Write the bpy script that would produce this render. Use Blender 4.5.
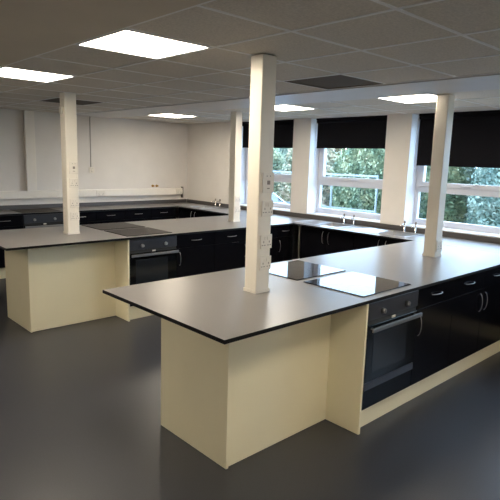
import bpy, bmesh, math, random
from mathutils import Vector, Matrix
for o in list(bpy.data.objects): bpy.data.objects.remove(o)
S = bpy.context.scene
C = S.collection
rnd = random.Random(7)

# ---------------- camera ----------------
yaw, pit, rol = 0.816677506, 0.170420075, 0.02996523
fw = Vector((math.cos(yaw)*math.cos(pit), math.sin(yaw)*math.cos(pit), -math.sin(pit)))
rt = Vector((math.sin(yaw), -math.cos(yaw), 0))
up = rt.cross(fw)
r2 = rt*math.cos(rol) + up*math.sin(rol)
u2 = -rt*math.sin(rol) + up*math.cos(rol)
cd = bpy.data.cameras.new('camera'); cam = bpy.data.objects.new('camera', cd); C.objects.link(cam)
M = Matrix((r2, u2, -fw)).transposed().to_4x4(); M.translation = Vector((0, 0, 1.72))
cam.matrix_world = M
cd.sensor_width = 36; cd.lens = 524.448/500*36; cd.clip_start = 0.05; cd.clip_end = 200
S.camera = cam

# ---------------- world, exposure ----------------
SKY = 9.0
LAMP = 25.0
w = bpy.data.worlds.new('overcast_sky'); S.world = w; w.use_nodes = True
nt = w.node_tree; bgn = nt.nodes['Background']
tc = nt.nodes.new('ShaderNodeTexCoord'); sp = nt.nodes.new('ShaderNodeSeparateXYZ')
rp = nt.nodes.new('ShaderNodeValToRGB')
nt.links.new(tc.outputs['Generated'], sp.inputs[0]); nt.links.new(sp.outputs['Z'], rp.inputs[0])
rp.color_ramp.elements[0].position = 0.0; rp.color_ramp.elements[0].color = (0.63, 0.78, 1.0, 1)
rp.color_ramp.elements[1].position = 0.8; rp.color_ramp.elements[1].color = (0.55, 0.72, 1.0, 1)
nt.links.new(rp.outputs[0], bgn.inputs[0]); bgn.inputs[1].default_value = SKY
S.view_settings.view_transform = 'Standard'; S.view_settings.look = 'None'
S.view_settings.gamma = 1; S.view_settings.use_curve_mapping = False
S.view_settings.exposure = 0.25

# ---------------- materials ----------------
def mat(name, col, rough=0.5, metal=0.0, spec=0.5, noise=None, bump=None, coat=0.0):
    m = bpy.data.materials.new(name); m.use_nodes = True
    n = m.node_tree.nodes; L = m.node_tree.links; b = n['Principled BSDF']
    b.inputs['Base Color'].default_value = (*col, 1); b.inputs['Roughness'].default_value = rough
    b.inputs['Metallic'].default_value = metal; b.inputs['Specular IOR Level'].default_value = spec
    b.inputs['Coat Weight'].default_value = coat
    if noise or bump:
        t = n.new('ShaderNodeTexCoord')
    if noise:
        sc, amt = noise
        x = n.new('ShaderNodeTexNoise'); x.inputs['Scale'].default_value = sc; x.inputs['Detail'].default_value = 6
        L.new(t.outputs['Object'], x.inputs['Vector'])
        r = n.new('ShaderNodeValToRGB')
        r.color_ramp.elements[0].position = .3; r.color_ramp.elements[1].position = .7
        r.color_ramp.elements[0].color = (*[c*(1-amt) for c in col], 1)
        r.color_ramp.elements[1].color = (*[min(1, c*(1+amt)) for c in col], 1)
        L.new(x.outputs['Fac'], r.inputs[0]); L.new(r.outputs[0], b.inputs['Base Color'])
    if bump:
        sc, st = bump
        y = n.new('ShaderNodeTexNoise'); y.inputs['Scale'].default_value = sc; y.inputs['Detail'].default_value = 4
        L.new(t.outputs['Object'], y.inputs['Vector'])
        bp = n.new('ShaderNodeBump'); bp.inputs['Strength'].default_value = st; bp.inputs['Distance'].default_value = .01
        L.new(y.outputs['Fac'], bp.inputs['Height']); L.new(bp.outputs[0], b.inputs['Normal'])
    return m
def emis(name, col, st):
    m = bpy.data.materials.new(name); m.use_nodes = True; n = m.node_tree.nodes
    b = n['Principled BSDF']; b.inputs['Base Color'].default_value = (.8, .8, .8, 1)
    b.inputs['Emission Color'].default_value = (*col, 1); b.inputs['Emission Strength'].default_value = st
    return m
m_wall = mat('wall_paint', (.74, .71, .68), .75, noise=(3, .03), bump=(60, .05))
m_tile = mat('ceiling_tile', (.66, .61, .54), .9, noise=(90, .12), bump=(150, .25))
m_soffit = mat('soffit_paint', (.60, .58, .57), .42, noise=(4, .03))
m_plast = mat('plaster_ceiling', (.62, .55, .45), .7, noise=(2, .05))
m_grid = mat('ceiling_grid_metal', (.82, .81, .80), .5)
m_dark = mat('dark_gap', (.03, .03, .03), .8)
m_floor = mat('vinyl_floor', (.040, .042, .052), .36, spec=.6, noise=(140, .16), bump=(25, .02))
m_top = mat('worktop_laminate', (.190, .180, .176), .31, spec=.42, noise=(220, .14))
m_edge = mat('worktop_edge', (.006, .006, .006), .4, spec=.2)
m_cream = mat('cream_board', (.91, .84, .61), .5, noise=(2.5, .02))
m_post = mat('pillar_paint', (.80, .76, .68), .45, noise=(3, .02))
m_black = mat('black_gloss_board', (.005, .005, .007), .20, spec=.12)
m_carc = mat('black_board', (.02, .02, .022), .6)
m_steel = mat('brushed_steel', (.60, .58, .55), .32, 1.0)
m_sink = mat('sink_steel', (.62, .62, .63), .28, 1.0)
m_chrome = mat('chrome', (.8, .8, .8), .12, 1.0)
m_oven = mat('dark_oven_steel', (.055, .057, .068), .35, .5)
m_oglass = mat('oven_glass', (.006, .007, .008), .06, spec=.25)
m_hob = mat('black_hob_glass', (.004, .004, .005), .04, spec=.12)
m_hobm = mat('matt_brown_hob_glass', (.040, .034, .031), .35, spec=.04)
m_ring = mat('hob_ring', (.05, .05, .05), .2)
m_blind = mat('black_blind_fabric', (.008, .008, .011), .9, spec=.1, bump=(300, .2))
m_upvc = mat('white_upvc', (.60, .62, .68), .30)
m_rev = mat('white_reveal', (.80, .84, .92), .5)
m_socket = mat('white_plastic', (.78, .74, .67), .35)
m_grey = mat('grey_plastic', (.22, .20, .18), .5)
m_conduit = mat('grey_conduit', (.42, .40, .38), .5)
m_handle = mat('dull_steel', (.42, .41, .40), .38, 1.0)
m_obar = mat('dark_steel_bar', (.30, .29, .29), .42, 1.0)
m_owin = mat('oven_window_glass', (.018, .021, .026), .07, spec=.4)
m_ups = mat('dark_upstand', (.075, .07, .072), .4)
m_otrim = mat('oven_trim', (.11, .12, .15), .35, .7)
m_trunk = mat('trunking_plastic', (.84, .80, .74), .4)
m_vent = mat('dark_vent', (.15, .125, .10), .8)
m_brass = mat('brass', (.50, .28, .08), .35, .9)
m_lamp = emis('lamp_diffuser', (1.0, .875, .69), LAMP)
m_display = emis('white_badge', (.8, .8, .8), .0)
m_ground = mat('grass_ground', (.10, .14, .06), .9, noise=(4, .4))
m_tar = mat('tarmac', (.16, .16, .17), .9, noise=(30, .2))
m_car = mat('white_car_paint', (.85, .86, .88), .2, coat=.6)
m_cglass = mat('car_glass', (.03, .04, .05), .05)
m_tyre = mat('tyre_rubber', (.02, .02, .02), .8)
m_fence = mat('white_fence_metal', (.22, .25, .27), .4)
m_bark = mat('bark', (.10, .07, .05), .9, noise=(12, .3))

def glass_mat():
    m = bpy.data.materials.new('window_glass'); m.use_nodes = True
    n = m.node_tree.nodes; L = m.node_tree.links; n.remove(n['Principled BSDF'])
    t = n.new('ShaderNodeBsdfTransparent'); t.inputs[0].default_value = (.90, .96, .97, 1)
    g = n.new('ShaderNodeBsdfGlossy'); g.inputs['Roughness'].default_value = .02
    lw = n.new('ShaderNodeLayerWeight'); lw.inputs[0].default_value = .5
    pw = n.new('ShaderNodeMath'); pw.operation = 'POWER'; pw.inputs[1].default_value = 4.0; L.new(lw.outputs['Facing'], pw.inputs[0])
    f = n.new('ShaderNodeMath'); f.operation = 'MULTIPLY_ADD'; f.inputs[1].default_value = .85; f.inputs[2].default_value = .04; L.new(pw.outputs[0], f.inputs[0])
    x = n.new('ShaderNodeMixShader')
    L.new(f.outputs[0], x.inputs[0]); L.new(t.outputs[0], x.inputs[1]); L.new(g.outputs[0], x.inputs[2])
    L.new(x.outputs[0], n['Material Output'].inputs[0]); return m
m_glass = glass_mat()

def leaf_mat(name, stops):
    m = bpy.data.materials.new(name); m.use_nodes = True
    n = m.node_tree.nodes; L = m.node_tree.links; b = n['Principled BSDF']
    t = n.new('ShaderNodeTexCoord'); x = n.new('ShaderNodeTexNoise'); x.inputs['Scale'].default_value = 2.3; x.inputs['Detail'].default_value = 8
    x.inputs['Roughness'].default_value = .75
    r = n.new('ShaderNodeValToRGB'); r.color_ramp.interpolation = 'LINEAR'
    e = r.color_ramp.elements
    e[0].position = stops[0][0]; e[0].color = (*stops[0][1], 1); e[1].position = stops[-1][0]; e[1].color = (*stops[-1][1], 1)
    for p, c in stops[1:-1]:
        q = e.new(p); q.color = (*c, 1)
    L.new(t.outputs['Object'], x.inputs['Vector']); L.new(x.outputs['Fac'], r.inputs[0]); L.new(r.outputs[0], b.inputs['Base Color'])
    b.inputs['Roughness'].default_value = .5
    return m
m_leaf = [leaf_mat('green_leaves', [(.33, (.05, .10, .07)), (.46, (.14, .20, .12)), (.56, (.30, .33, .19)), (.68, (.52, .46, .28))]),
          leaf_mat('autumn_leaves', [(.33, (.08, .12, .09)), (.46, (.22, .24, .16)), (.56, (.46, .38, .24)), (.68, (.52, .34, .30))]),
          leaf_mat('blue_green_leaves', [(.33, (.06, .11, .10)), (.47, (.14, .21, .17)), (.58, (.30, .36, .29)), (.68, (.50, .50, .42))])]
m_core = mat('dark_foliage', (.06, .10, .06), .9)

# ---------------- mesh helpers ----------------
class MB:
    def __init__(s): s.v = []; s.f = []; s.m = []; s.mats = []; s.smooth = []
    def mi(s, m):
        if m not in s.mats: s.mats.append(m)
        return s.mats.index(m)
    def quad(s, pts, m, sm=False):
        i = len(s.v); s.v += [tuple(p) for p in pts]; s.f.append(tuple(range(i, i+len(pts)))); s.m.append(s.mi(m)); s.smooth.append(sm)
    def box(s, x0, x1, y0, y1, z0, z1, m, top=None):
        i = len(s.v)
        s.v += [(x0,y0,z0),(x1,y0,z0),(x1,y1,z0),(x0,y1,z0),(x0,y0,z1),(x1,y0,z1),(x1,y1,z1),(x0,y1,z1)]
        for k, f in enumerate(((0,3,2,1),(4,5,6,7),(0,1,5,4),(1,2,6,5),(2,3,7,6),(3,0,4,7))):
            s.f.append(tuple(i+a for a in f)); s.m.append(s.mi(top if (k == 1 and top) else m)); s.smooth.append(False)
        return s
    def tube(s, pts, r, m, n=10, caps=True, radii=None):
        pts = [Vector(p) for p in pts]; i0 = len(s.v)
        for k, p in enumerate(pts):
            d = (pts[min(k+1, len(pts)-1)] - pts[max(k-1, 0)]).normalized()
            a = d.orthogonal().normalized() if k == 0 else (a - d*a.dot(d)).normalized()
            b = d.cross(a); rr = radii[k] if radii else r
            for j in range(n):
                t = 2*math.pi*j/n; s.v.append(tuple(p + (a*math.cos(t) + b*math.sin(t))*rr))
        for k in range(len(pts)-1):
            for j in range(n):
                s.f.append((i0+k*n+j, i0+k*n+(j+1) % n, i0+(k+1)*n+(j+1) % n, i0+(k+1)*n+j)); s.m.append(s.mi(m)); s.smooth.append(True)
        if caps:
            s.f.append(tuple(i0+j for j in reversed(range(n)))); s.m.append(s.mi(m)); s.smooth.append(False)
            e = i0+(len(pts)-1)*n
            s.f.append(tuple(e+j for j in range(n))); s.m.append(s.mi(m)); s.smooth.append(False)
        return s
    def slab(s, xs, ys, z0, z1, m, holes=(), side=None, solid=None):
        """plate over the grid xs*ys without the cells in holes; only outer faces are made"""
        side = side or m
        inn = lambda i, j: 0 <= i < len(xs)-1 and 0 <= j < len(ys)-1 and (i, j) not in holes
        for i in range(len(xs)-1):
            for j in range(len(ys)-1):
                if not inn(i, j): continue
                a, b, c, d = xs[i], xs[i+1], ys[j], ys[j+1]
                s.quad([(a,c,z1),(b,c,z1),(b,d,z1),(a,d,z1)], m); s.quad([(a,d,z0),(b,d,z0),(b,c,z0),(a,c,z0)], side)
                if not inn(i-1, j): s.quad([(a,d,z0),(a,c,z0),(a,c,z1),(a,d,z1)], side)
                if not inn(i+1, j): s.quad([(b,c,z0),(b,d,z0),(b,d,z1),(b,c,z1)], side)
                if not inn(i, j-1): s.quad([(a,c,z0),(b,c,z0),(b,c,z1),(a,c,z1)], side)
                if not inn(i, j+1): s.quad([(b,d,z0),(a,d,z0),(a,d,z1),(b,d,z1)], side)
        return s
    def build(s, name, parent=None, bevel=0.0, loc=None, weld=False):
        me = bpy.data.meshes.new(name); me.from_pydata(s.v, [], s.f)
        for m in s.mats: me.materials.append(m)
        for p, k, sm in zip(me.polygons, s.m, s.smooth): p.material_index = k; p.use_smooth = sm
        if weld:
            bm = bmesh.new(); bm.from_mesh(me); bmesh.ops.remove_doubles(bm, verts=bm.verts, dist=1e-5); bm.to_mesh(me); bm.free()
        me.update()
        o = bpy.data.objects.new(name, me); C.objects.link(o)
        if parent: o.parent = parent
        if loc: o.location = loc
        if bevel:
            b = o.modifiers.new('bevel', 'BEVEL'); b.width = bevel; b.segments = 2; b.limit_method = 'ANGLE'
        return o
def tag(o, label=None, cat=None, group=None, kind=None):
    if label: o['label'] = label
    if cat: o['category'] = cat
    if group: o['group'] = group
    if kind: o['kind'] = kind
    return o
def empty(name, loc=(0, 0, 0), rz=0, **k):
    o = bpy.data.objects.new(name, None); C.objects.link(o); o.location = loc; o.rotation_euler = (0, 0, rz); o.empty_display_size = .1
    return tag(o, **k)
def copy_tree(o, parent=None):
    c = o.copy(); C.objects.link(c); c.parent = parent
    for ch in list(o.children): copy_tree(ch, c)
    return c
def struct(o): o['kind'] = 'structure'; return o

# ---------------- room shell ----------------
ZC = 2.33; XW = 5.84; YF = 7.98; X0 = -2.6; Y0 = -2.6; XO = 6.14
struct(MB().box(X0, XW, Y0, YF, -.1, 0, m_floor).build('floor'))
struct(MB().box(X0, XO, Y0, YF+.1, ZC+.03, ZC+.12, m_tile).build('ceiling_void'.replace('_void', '')))
struct(MB().box(X0-.1, XO, YF, YF+.15, -.1, ZC+.03, m_wall).build('wall_far'))
struct(MB().box(X0-.12, X0, Y0, YF, -.1, ZC+.03, m_wall).build('wall_left'))
struct(MB().box(X0, XO, Y0-.12, Y0, -.1, ZC+.03, m_wall).build('wall_back'))
WIN = [(5.36, 6.61, 1.91), (3.78, 5.03, 1.91), (2.19, 3.44, 1.71), (.60, 1.85, 2.15), (-.99, .26, 2.15)]
SILL = .965
b = MB()
ys = sorted([Y0, YF] + [v for a in WIN for v in a[:2]])
for i in range(0, len(ys), 2):   # solid piers between the windows
    b.box(XW, XO, ys[i], ys[i+1], -.1, ZC+.03, m_wall)
for a in WIN: b.box(XW, XO, a[0], a[1], -.1, SILL, m_wall)
for a in WIN: b.box(XW, XO, a[0], a[1], ZC-.008, ZC+.03, m_wall)
struct(b.build('wall_window'))
# ceiling: tiles between bars, a smooth soffit strip, a smooth area on the left
gx = [1.36, 1.925, 2.49, 3.055, 3.62]; gy0 = 1.24; GS = .57
gxw = [4.30, 4.87, 5.44]
gxl = [-2.175, -1.61, -1.045, -.48, .085, .65]
gys = [gy0+GS*k for k in range(-7, 12)]
lamps = [(1.36, 1.925, 2.38, 2.95), (1.36, 1.925, 4.09, 4.66), (4.30, 4.87, 6.37, 6.94), (4.30, 4.87, 2.38, 2.95), (4.30, 4.87, 4.09, 4.66),
         (1.36, 1.925, .10, .67), (1.36, 1.925, -1.61, -1.04), (4.30, 4.87, -1.61, -1.04), (-1.61, -1.045, 2.38, 2.95), (-1.61, -1.045, 4.09, 4.66)]  # this row: unseen panels added as fill to brighten the cream faces
vents = [(3.055, 3.62, 2.38, 2.95), (2.49, 3.055, 5.80, 6.37)]
holes = [(round(a[0], 2), round(a[2], 2)) for a in lamps+vents]
tl = MB(); 
for X in ([X0]+gxl, gx, gxw+[XW]):
    for i in range(len(X)-1):
        yy = [Y0]+[y for y in gys if Y0 < y < YF]+[YF]
        for j in range(len(yy)-1):
            if (round(X[i], 2), round(yy[j], 2)) in holes: continue
            tl.quad([(X[i], yy[j], ZC), (X[i], yy[j+1], ZC), (X[i+1], yy[j+1], ZC), (X[i+1], yy[j], ZC)], m_tile)
struct(tl.build('ceiling_tiles'.replace('_tiles', '')))
g = MB()
for X in (gxl, gx, gxw):
    for x in X: g.box(x-.010, x+.010, Y0, YF, ZC-.004, ZC+.004, m_grid)
for y in gys:
    if Y0 < y < YF:
        g.box(gx[0]+.01, gx[-1]-.01, y-.010, y+.010, ZC-.0035, ZC+.0035, m_grid)
        g.box(X0, gxl[-1]-.01, y-.010, y+.010, ZC-.0035, ZC+.0035, m_grid)
        g.box(gxw[0]+.01, XW, y-.010, y+.010, ZC-.0035, ZC+.0035, m_grid)
struct(g.build('trim_1'))
struct(MB().box(gx[-1]+.012, gxw[0]-.012, Y0, YF, ZC-.012, ZC+.02, m_soffit).build('trim_2'))
struct(MB().box(gxl[-1]+.012, gx[0]-.022, Y0, YF, ZC-.012, ZC+.02, m_plast).build('trim_3'))
struct(MB().box(gx[0]-.022, gx[0]-.010, Y0, YF, ZC+.0, ZC+.02, m_dark).build('gap_shade'))  # black strip standing in for the shade in the step gap

# lamps
lamp_txt = ['large bright square ceiling light panel nearest the camera, above the near worktop end',
            'bright ceiling light panel cut by the left edge of the photo',
            'small distant ceiling light panel in front of the far plain wall',
            'ceiling light panel beside the right pillar, near the windows',
            'ceiling light panel half hidden behind the near pillar',
            'added unseen fill light panel on the camera side of the near worktop', 'added unseen fill light panel near the back wall', 'added unseen fill light panel at right near the back wall',
            'added unseen fill light panel left of the near worktop', 'added unseen fill light panel left of the second worktop']
for a, t in zip(lamps, lamp_txt):
    cx, cy = (a[0]+a[1])/2, (a[2]+a[3])/2; h = (a[1]-a[0])/2-.012; k = (a[3]-a[2])/2-.012
    r = empty('ceiling_light', (cx, cy, ZC), label=t, cat='ceiling light', group='square ceiling light panels')
    MB().slab([-h, -h+.014, h-.014, h], [-k, -k+.014, k-.014, k], -.006, .02, m_upvc, holes={(1, 1)}).build('frame', r)
    MB().box(-h+.014, h-.014, -k+.014, k-.014, -.001, .02, m_lamp).build('diffuser', r)
for a, t in zip(vents, ['dark square vent panel in the ceiling right of the near pillar', 'dark square vent panel in the ceiling behind the left pillar']):
    cx, cy = (a[0]+a[1])/2, (a[2]+a[3])/2; h = (a[1]-a[0])/2-.012; k = (a[3]-a[2])/2-.012
    r = empty('ceiling_vent', (cx, cy, ZC), label=t, cat='vent', group='dark ceiling vents')
    MB().slab([-h, -h+.02, h-.02, h], [-k, -k+.02, k-.02, k], -.004, .02, m_vent, holes={(1, 1)}).build('frame', r)
    g = MB()
    for i in range(16):
        x = -h+.03+i*(2*h-.06)/15; g.box(x-.011, x+.011, -k+.02, k-.02, .002, .006, m_vent)
    g.box(-h+.02, h-.02, -k+.02, k-.02, .016, .02, m_vent)
    g.build('grille', r)

# windows
FX0, FX1 = 6.05, 6.11
for n, (a, c, zb) in enumerate(WIN):
    r = struct(empty('window_%d' % (n+1), (0, 0, 0)))
    f = MB()
    for (y0, y1, z0, z1) in ((a, a+.05, SILL, ZC), (c-.05, c, SILL, ZC), (a+.05, c-.05, SILL, SILL+.085), (a+.05, c-.05, ZC-.06, ZC), (a+.05, c-.05, 1.385, 1.455)):
        f.box(FX0, FX1, y0, y1, z0, z1, m_upvc)
    f.build('window_frame', r, bevel=.004)
    s = MB(); x0, x1 = FX0-.012, FX1-.01
    za, zt = 1.457, ZC-.062
    s.slab([a+.045, a+.105, c-.105, c-.045], [za, za+.055, zt-.055, zt], x0, x1, m_upvc, holes={(1, 1)})
    s.v = [(z, x, y) for (x, y, z) in s.v]
    s.build('sash', r, bevel=.004)
    MB().box(FX0+.02, FX0+.024, a+.10, c-.10, za+.05, zt-.05, m_glass).build('glass', r)
    MB().box(FX0+.025, FX0+.029, a+.045, c-.045, SILL+.08, 1.39, m_glass).build('glass', r)
    ym = (a+c)/2
    h = MB(); h.box(x0-.012, x0, ym-.03, ym+.03, 1.47, 1.50, m_upvc); h.box(x0-.03, x0-.012, ym-.10, ym+.015, 1.475, 1.495, m_upvc)
    h.build('handle', r, bevel=.004)
    MB().box(XW-.001, FX0, a-.0, c+.0, SILL-.001, SILL+.012, m_rev).build('sill', r)
    lin = MB(); lin.box(XW+.002, FX0, a, a+.003, SILL+.012, ZC, m_rev); lin.box(XW+.002, FX0, c-.003, c, SILL+.012, ZC, m_rev)
    lin.build('reveal', r)
btxt = ['black roller blind in the small leftmost window, half hidden by the near pillar', 'black roller blind in the middle window, between two wall piers',
        'large black roller blind behind the right pillar, hanging lowest', 'black roller blind in the fourth window, right of the photo', 'black roller blind in the fifth window, right of the photo']
for (a, c, zb), t in zip(WIN, btxt):
    a, c = a+.01, c-.075
    r = empty('roller_blind', (5.90, (a+c)/2, 2.30), label=t, cat='blind', group='black roller blinds')
    hw = (c-a)/2-.004
    MB().box(-.001, .001, -hw, hw, zb-2.30+.02, -.02, m_blind).build('fabric', r)
    MB().tube([(.0, -hw, -.02), (.0, hw, -.02)], .026, m_blind, 16).build('roller', r)
    MB().box(-.035, .030, -hw, hw, -.004, .028, m_blind).build('head_cover', r)
    MB().box(-.006, .006, -hw, hw, zb-2.30, zb-2.30+.022, m_blind).build('bottom_bar', r, bevel=.003)
    for q in (hw+.002, -hw-.010): MB().box(-.03, .03, q, q+.008, -.055, .02, m_upvc).build('bracket', r)
    MB().tube([(-.02, hw+.018, -.03), (-.02, hw+.018, -.75)], .003, m_upvc, 6).build('chain', r)

# ---------------- worktops ----------------
WT, WB = .900, .879
def post(x, y, w=.13, d=.13): return (x, x+w, y, y+d)
PIL = [post(2.195, 2.275, .115, .105), post(4.41, 2.26, .115, .115), post(2.30, 5.20, .125, .115), post(4.57, 5.20, .11, .11)]
def holes_grid(x0, x1, y0, y1, rects):
    xs = sorted(set([x0, x1]+[v for r in rects for v in r[:2]])); ys = sorted(set([y0, y1]+[v for r in rects for v in r[2:]]))
    hs = set()
    for i in range(len(xs)-1):
        for j in range(len(ys)-1):
            cx, cy = (xs[i]+xs[i+1])/2, (ys[j]+ys[j+1])/2
            if any(r[0] < cx < r[1] and r[2] < cy < r[3] for r in rects): hs.add((i, j))
    return xs, ys, hs
def worktop(name, ext, rects, label):
    xs, ys, hs = holes_grid(*ext, [tuple(v+d for v, d in zip(r, (-.002, .002, -.002, .002))) for r in rects])
    o = MB().slab(xs, ys, WB, WT, m_top, hs, m_edge).build(name)
    return tag(o, label, 'worktop')
SINKS = [(5.31, 5.74, 6.86, 7.66), (5.31, 5.74, 4.05, 4.83), (5.31, 5.74, 3.10, 3.86)]
w1 = worktop('worktop', (1.50, 5.198, 1.75, 2.92), PIL[:2], 'near grey peninsula worktop with thin black edge, pointing at the camera')
w2 = worktop('worktop', (1.52, 5.198, 4.70, 5.87), PIL[2:], 'second grey peninsula worktop, farther back, around the left pillar')
w3 = worktop('worktop', (5.202, 5.82, .40, 7.388), [(a[0]+.02, a[1]-.02, a[2]+.02, min(a[3]-.02, 7.386)) for a in SINKS], 'long grey worktop under the windows holding the sinks')
w4 = worktop('worktop', (.60, 5.82, 7.392, 7.96), [(5.33, 5.72, 7.394, 7.64)], 'grey worktop running along the far plain wall')
MB().box(5.821, 5.839, .40, 7.955, WT-.015, .962, m_ups).build('upstand', w3)
MB().box(.60, 5.82, 7.961, 7.979, WT-.015, .962, m_ups).build('upstand', w4)

# ---------------- pillars ----------------
ptxt = ['tall cream pillar rising from the near worktop, nearest the camera', 'cream pillar on the near worktop in front of the lowest blind, at right',
        'white pillar on the second worktop, at the left of the photo', 'slim cream pillar on the second worktop, in front of the far corner']
PO = []
for p, t in zip(PIL, ptxt):
    cx, cy = (p[0]+p[1])/2, (p[2]+p[3])/2; hx, hy = (p[1]-p[0])/2, (p[3]-p[2])/2
    r = empty('pillar', (cx, cy, 0), label=t, cat='pillar', group='square pillars through the worktops')
    MB().box(-hx, hx, -hy, hy, 0, ZC-.013 if p[0] > 4 and False else ZC-.006, m_post).build('shaft', r, bevel=.006)
    xs = [-hx-.004, -hx, hx, hx+.004]; ys = [-hy-.004, -hy, hy, hy+.004]
    MB().slab(xs, ys, WT+.001, WT+.022, m_post, {(1, 1)}).build('base_collar', r)
    PO.append(r)

def socket(loc, rz, w, h, kind, label, group):
    """plate on a wall facing local -Y"""
    r = empty('socket_plate' if kind != 'switch' else 'switch_plate', loc, rz, label=label, cat='socket' if kind != 'switch' else 'switch', group=group)
    MB().box(-w/2, w/2, -.010, -.003, -h/2, h/2, m_socket).build('plate', r, bevel=.002)
    def hole(x, z, a, b): MB().box(x-a, x+a, -.0112, -.0101, z-b, z+b, m_grey).build('pin_hole', r)
    if kind == 'double':
        for s in (-1, 1):
            x = s*w*.25
            hole(x, -h*.02, .0025, .006); hole(x-.010, -h*.25, .005, .0025); hole(x+.010, -h*.25, .005, .0025)
        for s in (-1, 1): MB().box(s*w*.12-.006, s*w*.12+.006, -.014, -.0101, h*.12, h*.36, m_socket).build('rocker', r)
    else:
        hole(0, -h*.28, .010, .003); hole(-.014, h*.34, .003, .003); hole(.014, h*.34, .003, .003)
        MB().box(-.010, .010, -.0145, -.0101, -.010, .014, m_grey if kind == 'switch' else m_socket).build('rocker', r)
    return r
zs = [(1.585, .12, 'switch'), (1.43, .095, 'double'), (1.225, .088, 'double'), (1.09, .085, 'double')]
ords = ['topmost plate', 'second plate from the top', 'third plate from the top', 'lowest plate']
for pi, nm in ((0, 'near pillar'), (2, 'left pillar')):
    p = PIL[pi]
    for (z, h, k), q in zip(zs, ords):
        zz = z if pi == 0 else z+.0
        socket(((p[0]+p[1])/2+.012, p[2]-.0005, zz), 0, .095, h, k, 'white electrical %s on the %s' % (q, nm), 'electrical plates on the pillars')
p = PIL[3]
for z, q in ((1.20, 'upper'), (1.06, 'lower')):
    socket(((p[0]+p[1])/2+.005, p[2]-.0005, z), 0, .09, .085, 'double', 'white double socket, %s of two on the slim far pillar' % q, 'electrical plates on the pillars')
p = PIL[1]
socket(((p[0]+p[1])/2, p[2]-.0005, 1.0), 0, .10, .10, 'double', 'white double socket low on the right pillar', 'electrical plates on the pillars')
o = MB().box(-.02, 0, -.03, .03, -.035, .035, m_socket).build('sensor_box', loc=(PIL[2][0]-.001, 5.26, 2.15), bevel=.004)
tag(o, 'small white box high on the left side of the left pillar', 'electrical box')

# ---------------- cabinet builders (front faces local -Y, origin at the left front bottom of the doors) ----------------
ZP = .16
def bow(cx, cz, L, vert, y=0, r=.0030):
    pts = []
    for i in range(13):
        t = i/12; s = (t-.5)*L; d = -.005-.020*math.sin(math.pi*t)**.6
        pts.append((cx, y+d, cz+s) if vert else (cx+s, y+d, cz))
    pts = [(pts[0][0], y+.001, pts[0][2])]+pts+[(pts[-1][0], y+.001, pts[-1][2])]
    return MB().tube(pts, r, m_handle, 8)
def carcass(b, x0, x1, depth, z0=ZP, z1=WB-.002, y0=.019, full=True):
    t = .018
    b.box(x0, x0+t, y0, depth, z0, z1, m_carc); b.box(x1-t, x1, y0, depth, z0, z1, m_carc)
    b.box(x0+t, x1-t, y0, depth, z0, z0+t, m_carc); b.box(x0+t, x1-t, depth-.008, depth, z0+t, z1, m_carc)
    b.box(x0+t, x1-t, y0, y0+t, z1-.09, z1, m_carc)
    return b
def cabinet(loc, rz, w, depth, label, doors, drawers, group, sideh='L'):
    r = empty('base_cabinet', loc, rz, label=label, cat='cabinet', group=group)
    carcass(MB(), .001, w-.001, depth).build('carcass', r)
    g = .002; zt = .722 if drawers else WB-.008
    for k in range(drawers):
        a, c = k*w/drawers+g, (k+1)*w/drawers-g
        d = MB().box(a, c, 0, .018, .726, WB-.008, m_black).build('drawer', r, bevel=.0015)
        bow((a+c)/2, .805, min(.14, w*.42), False).build('handle', d)
    for k in range(doors):
        a, c = k*w/doors+g, (k+1)*w/doors-g
        d = MB().box(a, c, 0, .018, ZP+.003, zt, m_black).build('door', r, bevel=.0015)
        if doors == 1: hx = a+.035 if sideh == 'L' else c-.035
        else: hx = c-.045 if k == 0 else a+.045
        bow(hx, zt-.115 if drawers else zt-.105, .15, True).build('handle', d)
    return r
def oven(loc, rz, label, w=.59, depth=.5):
    r = empty('built_in_oven', loc, rz, label=label, cat='oven', group='built-in ovens under the hobs')
    MB().box(.004, w-.004, .02, depth, ZP+.14, WB-.004, m_carc).build('body', r)
    cp = MB().box(.003, w-.003, -.004, .019, .757, WB-.010, m_oven).build('control_panel', r, bevel=.002)
    for x in (.15, w-.15):
        k = MB(); k.tube([(x, -.004, .800), (x, -.026, .800)], .019, m_handle, 20, radii=[.019, .015]); k.box(x-.003, x+.003, -.030, -.024, .786, .814, m_handle)
        k.build('knob', cp)
    MB().box(w/2-.02, w/2+.02, -.0005, .006, .726, .742, m_socket).build('badge', r)
    MB().box(.006, w-.006, .004, .019, .724, .754, m_dark).build('vent_gap', r)
    d = MB().box(.003, w-.003, -.003, .019, .345, .722, m_oglass).build('door', r, bevel=.002)
    MB().box(.07, w-.12, -.0045, -.0032, .40, .655, m_owin).build('window', d)
    fr = MB(); fr.box(.003, w-.003, -.006, .018, .295, .343, m_otrim); fr.build('lower_trim', r)
    hb = MB(); hb.box(.004, w-.004, -.046, -.032, .690, .718, m_obar); hb.box(.03, .045, -.036, -.002, .697, .710, m_obar); hb.box(w-.045, w-.03, -.036, -.002, .697, .710, m_obar)
    hb.build('handle', d, bevel=.003)
    MB().box(.003, w-.003, .001, .019, ZP+.003, .291, m_black).build('filler_panel', r)
    return r
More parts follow.
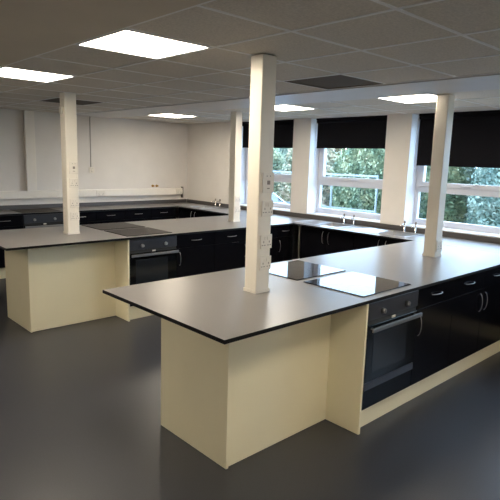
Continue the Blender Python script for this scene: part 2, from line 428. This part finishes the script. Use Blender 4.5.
def hob(x0, x1, y0, y1, label, m=None):
    r = empty('ceramic_hob', ((x0+x1)/2, (y0+y1)/2, WT), label=label, cat='hob', group='black glass hobs')
    a, c = (x1-x0)/2, (y1-y0)/2
    MB().box(-a, a, -c, c, .0005, .006, m or m_hob).build('glass', r, bevel=.0015)
    for (x, y, q) in ((-a*.48, -c*.45, .09), (-a*.48, c*.45, .072), (a*.35, -c*.45, .072), (a*.35, c*.45, .09)):
        z = MB(); n = 40
        for i in range(n):
            t0, t1 = 2*math.pi*i/n, 2*math.pi*(i+1)/n
            z.quad([(x+q*math.cos(t0), y+q*math.sin(t0), .0063), (x+(q+.0015)*math.cos(t0), y+(q+.0015)*math.sin(t0), .0063),
                    (x+(q+.0015)*math.cos(t1), y+(q+.0015)*math.sin(t1), .0063), (x+q*math.cos(t1), y+q*math.sin(t1), .0063)], m_ring)
        z.build('cooking_zone', r)
    return r

def peninsula(dx, dy, nm, pw):
    yf = 1.77+dy; yb = 2.90+dy; g = 'cabinets under the %s worktop' % nm
    # cream end box
    r = empty('end_box', (1.77+dx*.6, 2.04+dy, 0), label='cream boarded box carrying the end of the %s worktop' % nm, cat='panel', group='cream end boxes of the peninsulas')
    X = 2.662+dx-r.location.x
    MB().box(0, .018, -.012, .64, .004, WB-.001, m_cream).build('end_panel', r, bevel=.001)
    MB().box(.019, X-.001, 0, .018, .004, WB-.001, m_cream).build('front_panel', r, bevel=.001)
    MB().box(.019, X-.001, .61, .628, .004, WB-.001, m_cream).build('rear_panel', r, bevel=.001)
    MB().box(X, X+.018, -.27, .85, .004, WB-.001, m_cream).build('side_panel', r, bevel=.001)
    for y in (-.16, -.05, .7): MB().box(X+.002, X+.014, y-.012, y+.012, 0, .0038, m_dark).build('foot', r)
    x = 2.682+dx
    oven((x, yf, 0), 0, 'built-in oven in the front of the %s peninsula, facing the camera side' % nm)
    oven((x+.59, yb, 0), math.pi, 'built-in oven in the rear face of the %s peninsula' % nm)
    xa = x+.59
    cabinet((xa, yf, 0), 0, .54, .5, 'black cabinet with one drawer and one door, next to the oven of the %s peninsula' % nm, 1, 1, g, 'L')
    cabinet((xa+.54, yf, 0), 0, 1.06, .5, 'wide black cabinet with two drawers over two doors, front of the %s peninsula' % nm, 2, 2, g)
    cabinet((xa+.54, yb, 0), math.pi, .54, .5, 'black cabinet with one drawer and one door on the rear of the %s peninsula' % nm, 1, 1, g, 'R')
    cabinet((xa+1.60, yb, 0), math.pi, 1.06, .5, 'wide black cabinet with two drawers and two doors on the rear of the %s peninsula' % nm, 2, 2, g)
    xe = xa+1.60
    cabinet((xe, yf, 0), 0, 5.234-xe, .5, 'narrow black drawer and door cabinet in the inner corner, front of the %s peninsula' % nm, 1, 1, g, 'L')
    cabinet((5.234, yb, 0), math.pi, 5.234-xe, .5, 'narrow black drawer and door cabinet in the rear corner of the %s peninsula' % nm, 1, 1, g, 'R')
    o = empty('plinth', (x-.001, yf+.05, 0), label='cream kickboard along the foot of the %s peninsula cabinets' % nm, cat='kickboard', group='cream kickboards')
    MB().box(0, 5.22-x, 0, .018, .002, ZP-.004, m_cream).build('front_board', o); MB().box(0, 5.22-x, yb-yf-.118, yb-yf-.10, .002, ZP-.004, m_cream).build('rear_board', o)
    hob(x, x+.56, yf+.045, yf+.54, 'black glass hob at the front of the %s worktop above the oven' % nm, m_hobm if dx else None)
    hob(x, x+.56, yf+.60, yf+1.095, 'black glass hob at the rear of the %s worktop' % nm, m_hobm if dx else None)
peninsula(0, 0, 'near', 0)
peninsula(.055, 2.955, 'second', 0)

# window run: fronts face -X. rotate so local -Y -> world -X : rz = -90deg ; local x -> world -y
R = -math.pi/2
def wcab(y_hi, w, label, doors=2, drawers=0): return cabinet((5.24, y_hi, 0), R, w, .56, label, doors, drawers, 'black cabinets under the window worktop')
wcab(7.40, .86, 'black two-door cabinet under the sink in the far corner')
wcab(6.53, .62, 'black two-door cabinet under the window worktop, behind the second peninsula')
wcab(4.60, .86, 'black two-door cabinet under the middle window sink')
wcab(3.735, .80, 'black two-door cabinet under the sink beside the right pillar')
wcab(1.72, .62, 'black cabinet under the window worktop right of the near peninsula', 1)
wcab(1.09, .62, 'black cabinet at the right end of the window worktop', 1)
o = empty('plinth', (5.30, 0, 0), label='cream kickboard under the window cabinets', cat='kickboard', group='cream kickboards')
for a, c in ((.47, 1.80), (2.80, 4.76), (5.76, 7.46)): MB().box(0, .018, a, c, .002, ZP-.004, m_cream).build('board', o)
o = MB().box(5.229, 5.236, 4.612, 4.622, ZP, WB-.003, m_grey).build('corner_post'); tag(o, 'thin pale post in the corner between window and second peninsula cabinets', 'post')
# far run
x = .70
names = ['black drawer cabinet at the left end of the far wall run', 'black drawer cabinet, second from the left end of the far wall run', 'black drawer cabinet, third from the left end of the far wall run', 'black drawer cabinet left of the far wall oven']
for k, t in enumerate(names): cabinet((.70+.485*k, 7.41, 0), 0, .485, .54, t, 1, 1, 'drawer cabinets along the far wall')
oven((2.645, 7.41, 0), 0, 'built-in oven by the far wall, partly hidden by the left pillar')
names = ['black drawer cabinet right of the far wall oven', 'second black drawer cabinet right of the far wall oven', 'third black drawer cabinet right of the far wall oven', 'fourth black drawer cabinet right of the far oven, by the corner']
for k, t in enumerate(names): cabinet((3.24+.49*k, 7.41, 0), 0, .49, .54, t, 1, 1, 'drawer cabinets along the far wall')
hob(2.63, 3.20, 7.44, 7.91, 'black glass hob on the far wall worktop', m_hobm)
o = MB().box(.70, 5.20, 7.47, 7.488, .002, ZP-.004, m_cream).build('plinth'); tag(o, 'cream kickboard along the far wall cabinets', 'kickboard', 'cream kickboards')

# ---------------- sinks and taps ----------------
def sink(s, label):
    x0, x1, y0, y1 = s
    r = empty('inset_sink', ((x0+x1)/2, y0, WT), label=label, cat='sink', group='steel inset sinks')
    hx = (x1-x0)/2; L = y1-y0; by0, by1 = .035, .39; bx = hx-.04
    rim = MB().slab([-hx, -bx, bx, hx], [0, by0, by1, by1+.035, L-.03, L], .0005, .005, m_sink, {(1, 1), (1, 3)})
    rim.build('rim', r, bevel=.001)
    b = MB(); k = .022; d = -.15
    t = [(-bx, by0), (bx, by0), (bx, by1), (-bx, by1)]; q = [(-bx+k, by0+k), (bx-k, by0+k), (bx-k, by1-k), (-bx+k, by1-k)]
    for i in range(4):
        j = (i+1) % 4; b.quad([(*t[i], .004), (*t[j], .004), (*q[j], d), (*q[i], d)], m_sink)
    b.quad([(*v, d) for v in q], m_sink)
    b.build('bowl', r)
    MB().tube([(0, (by0+by1)/2, d), (0, (by0+by1)/2, d+.004)], .035, m_chrome, 20).build('waste', r)
    g = MB(); a0, a1 = by1+.035, L-.03; n = 14
    for i in range(n):
        xa, xb = -bx+2*bx*i/n, -bx+2*bx*(i+1)/n; xm = (xa+xb)/2
        g.quad([(xa, a0, -.003), (xm, a0, .0035), (xm, a1, .0035), (xa, a1, .001)], m_sink); g.quad([(xm, a0, .0035), (xb, a0, -.003), (xb, a1, .001), (xm, a1, .0035)], m_sink)
    g.build('drainer', r)
    return r
st = ['steel sink in the window worktop nearest the far corner', 'steel sink under the middle window', 'steel sink by the wall pier just left of the right pillar']
for s, t in zip(SINKS, st): sink(s, t)
def tap(y, label):
    r = empty('pillar_tap', (5.785, y-.03, WT), label=label, cat='tap', group='chrome pillar taps at the sinks')
    b = MB(); b.tube([(0, 0, .0005), (0, 0, .005), (0, 0, .007), (0, 0, .10), (0, 0, .104)], 0, m_chrome, 16, radii=[.020, .020, .0095, .0085, .0085]); b.build('body', r)
    pts = [(0, 0, .085), (-.03, 0, .096), (-.055, 0, .097), (-.075, 0, .088), (-.082, 0, .072)]
    MB().tube(pts, .0055, m_chrome, 10).build('spout', r)
    h = MB(); h.tube([(0, 0, .105), (0, 0, .112), (0, 0, .132), (0, 0, .138)], 0, m_grey, 12, radii=[.009, .013, .012, .006])
    h.build('tap_head', r)
for s, (ya, yb_), t in zip(SINKS, ((7.10, 6.98), (4.34, 4.18), (3.42, 3.27)), ('far corner sink', 'middle window sink', 'sink by the right pillar')):
    tap(ya, 'chrome tap, left of the pair at the '+t); tap(yb_, 'chrome tap, right of the pair at the '+t)

# ---------------- far wall services ----------------
r = empty('dado_trunking', (.6, 7.979, 1.055), label='long cream trunking along the far wall above the worktop', cat='trunking')
MB().box(0, 5.10, -.055, 0, 0, .115, m_trunk).build('channel', r, bevel=.004)
MB().box(0, 5.10, -.058, -.0552, .030, .085, m_trunk).build('cover', r)
MB().box(5.102, 5.111, -.065, 0, -.06, .14, m_grey).build('end_cap', r)
o = MB().box(2.90, 3.04, 7.91, 7.979, 1.172, ZC-.005, m_trunk).build('boxed_pipe', bevel=.003); tag(o, 'cream boxed duct rising from the trunking to the ceiling', 'duct')
o = MB().box(3.929, 3.941, 7.967, 7.979, 1.53, ZC-.005, m_conduit).build('conduit'); tag(o, 'thin vertical conduit dropping from the ceiling to a single socket', 'conduit')
socket((3.945, 7.979, 1.48), 0, .09, .09, 'single', 'single socket at the foot of the thin conduit on the far wall', 'sockets on the far wall')
socket((4.07, 7.9205, 1.112), 0, .15, .085, 'double', 'double socket in the far wall trunking, below the single socket', 'sockets on the far wall')
socket((5.62, 7.9205, 1.112), 0, .13, .085, 'double', 'double socket in the far wall trunking, next to the corner', 'sockets on the far wall')
for x, t in ((5.09, 'left'), (5.17, 'right')):
    o = MB(); o.tube([(x, 7.979, 1.215), (x, 7.972, 1.215)], .022, m_brass, 16); o.tube([(x, 7.972, 1.215), (x, 7.93, 1.215)], .014, m_brass, 12)
    tag(o.build('pipe_outlet'), 'small brass pipe outlet above the far trunking, %s of two' % t, 'pipe outlet', 'brass pipe outlets')

# ---------------- outside ----------------
GZ = -.55
struct(MB().box(XO+.01, 60, -30, 60, GZ-.1, GZ, m_ground).build('ground'))
struct(MB().box(8.2, 12.5, -30, 60, GZ, GZ+.01, m_tar).build('driveway'))
def leaves(n, rx, rz, seed, m):
    q = random.Random(seed); b = MB(); ph = [q.uniform(0, 6.28) for _ in range(6)]
    mi = b.mi(m)
    for _ in range(n):
        t = q.uniform(0, 2*math.pi); u = q.uniform(-.75, 1)
        k = 1+.08*math.sin(3*t+ph[0])*math.cos(4*u+ph[1])+.06*math.sin(7*t+ph[2]+5*u)+.04*math.sin(13*t+9*u+ph[3])
        s = k*q.uniform(.80, 1.05); c = math.sqrt(max(0, 1-u*u*.9))
        p = Vector((rx*s*c*math.cos(t), rx*s*c*math.sin(t), rz*s*u+rz*.85))
        d = Vector((q.gauss(0, 1), q.gauss(0, 1), q.gauss(0, .8))).normalized(); e = d.orthogonal().normalized()
        l = q.uniform(.035, .075); wd = l*.5
        b.quad([p-d*l, p+e*wd, p+d*l, p-e*wd], m)
    return b
protos = []
for k in range(3):
    r = empty('hedge_tree', (0, 0, GZ)); f = leaves(15000, 1.0, 1.6, 20+k, m_leaf[k]).build('foliage', r); f['kind'] = 'stuff'
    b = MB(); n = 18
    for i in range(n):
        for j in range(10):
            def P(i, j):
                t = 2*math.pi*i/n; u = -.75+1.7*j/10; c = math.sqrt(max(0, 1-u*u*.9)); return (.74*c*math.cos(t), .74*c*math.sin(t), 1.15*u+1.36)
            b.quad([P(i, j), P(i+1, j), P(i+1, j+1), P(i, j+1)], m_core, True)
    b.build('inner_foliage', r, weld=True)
    tk = MB(); tk.tube([(0, 0, 0), (.03, .02, .5), (0, .05, 1.2)], 0, m_bark, 10, radii=[.09, .07, .05]); tk.build('trunk', r)
    protos.append(r)
kinds = [0, 2, 0, 0, 1, 0, 1, 0, 1, 0, 2, 0, 1, 2, 0, 1]
word = ['first', 'second', 'third', 'fourth', 'fifth', 'sixth', 'seventh', 'eighth']
used = set()
for k in range(16):
    row, q = divmod(k, 8); kk = kinds[k]
    o = protos[kk] if kk not in used else copy_tree(protos[kk]); used.add(kk)
    o.location = (14.2+2.55*row, 3.0+(2.3+.35*row)*q+.35*row, GZ); o.rotation_euler = (0, 0, k*1.3); z = 1.0+.05*math.sin(k*2.1)+.22*row; o.scale = (.96+.14*row, .96+.14*row, z)
    tag(o, '%s tree outside the windows, %s from the right in the %s row' % (('dense green', 'yellow and russet', 'blue green')[kk], word[q], ('front', 'back')[row]), 'tree', 'trees outside the windows')
# railing
r = empty('railing', (12.7, 0, GZ), label='white metal railing outside in front of the hedge', cat='railing')
for z in (.92, 1.91): MB().box(-.02, .02, 8.4, 20, z-.025, z+.025, m_fence).build('rail', r)
for k in range(8): MB().box(-.03, .03, 8.4+k*1.6-.015, 8.4+k*1.6+.015, 0, 1.95, m_fence).build('post', r)
# car
def car(loc, rz):
    r = empty('car', loc, rz, label='white car parked outside beyond the leftmost window', cat='car')
    prof = [(-2.0, .35), (-2.05, .75), (-1.95, .95), (-1.75, 1.0), (-1.35, 1.38), (-.9, 1.46), (.1, 1.45), (.45, 1.38), (1.05, .98), (1.75, .86), (2.0, .70), (2.05, .35)]
    b = MB(); n = len(prof)
    def ww(z): return .86 if z < 1.0 else .86-.20*(z-1.0)/.46
    for i in range(n):
        (x0, z0), (x1, z1) = prof[i], prof[(i+1) % n]
        b.quad([(x0, -ww(z0), z0), (x0, ww(z0), z0), (x1, ww(z1), z1), (x1, -ww(z1), z1)], m_car)
    for s in (-1, 1):
        low = [p for p in prof if p[1] < 1.0]+[]
        b.quad([(x, s*ww(z), z) for x, z in prof], m_car)
    b.build('body', r)
    g = MB()
    for s in (-1, 1):
        g.quad([(-1.45, s*.862, 1.02), (.92, s*.862, 1.02), (.38, s*.712, 1.34), (-1.2, s*.712, 1.34)], m_cglass)
    g.quad([(.52, -.66, 1.345), (.52, .66, 1.345), (1.02, .78, 1.015), (1.02, -.78, 1.015)], m_cglass)
    g.quad([(-1.71, -.76, 1.05), (-1.71, .76, 1.05), (-1.40, .66, 1.35), (-1.40, -.66, 1.35)], m_cglass)
    g.build('windows', r)
    for x in (-1.25, 1.3):
        for s in (-1, 1):
            wl = MB().tube([(x, s*.70, .32), (x, s*.88, .32)], .32, m_tyre, 24).build('wheel', r); MB().tube([(x, s*.86, .32), (x, s*.89, .32)], .19, m_steel, 16).build('hub', wl)
car((10.9, 12.0, GZ+.01), math.radians(-88))
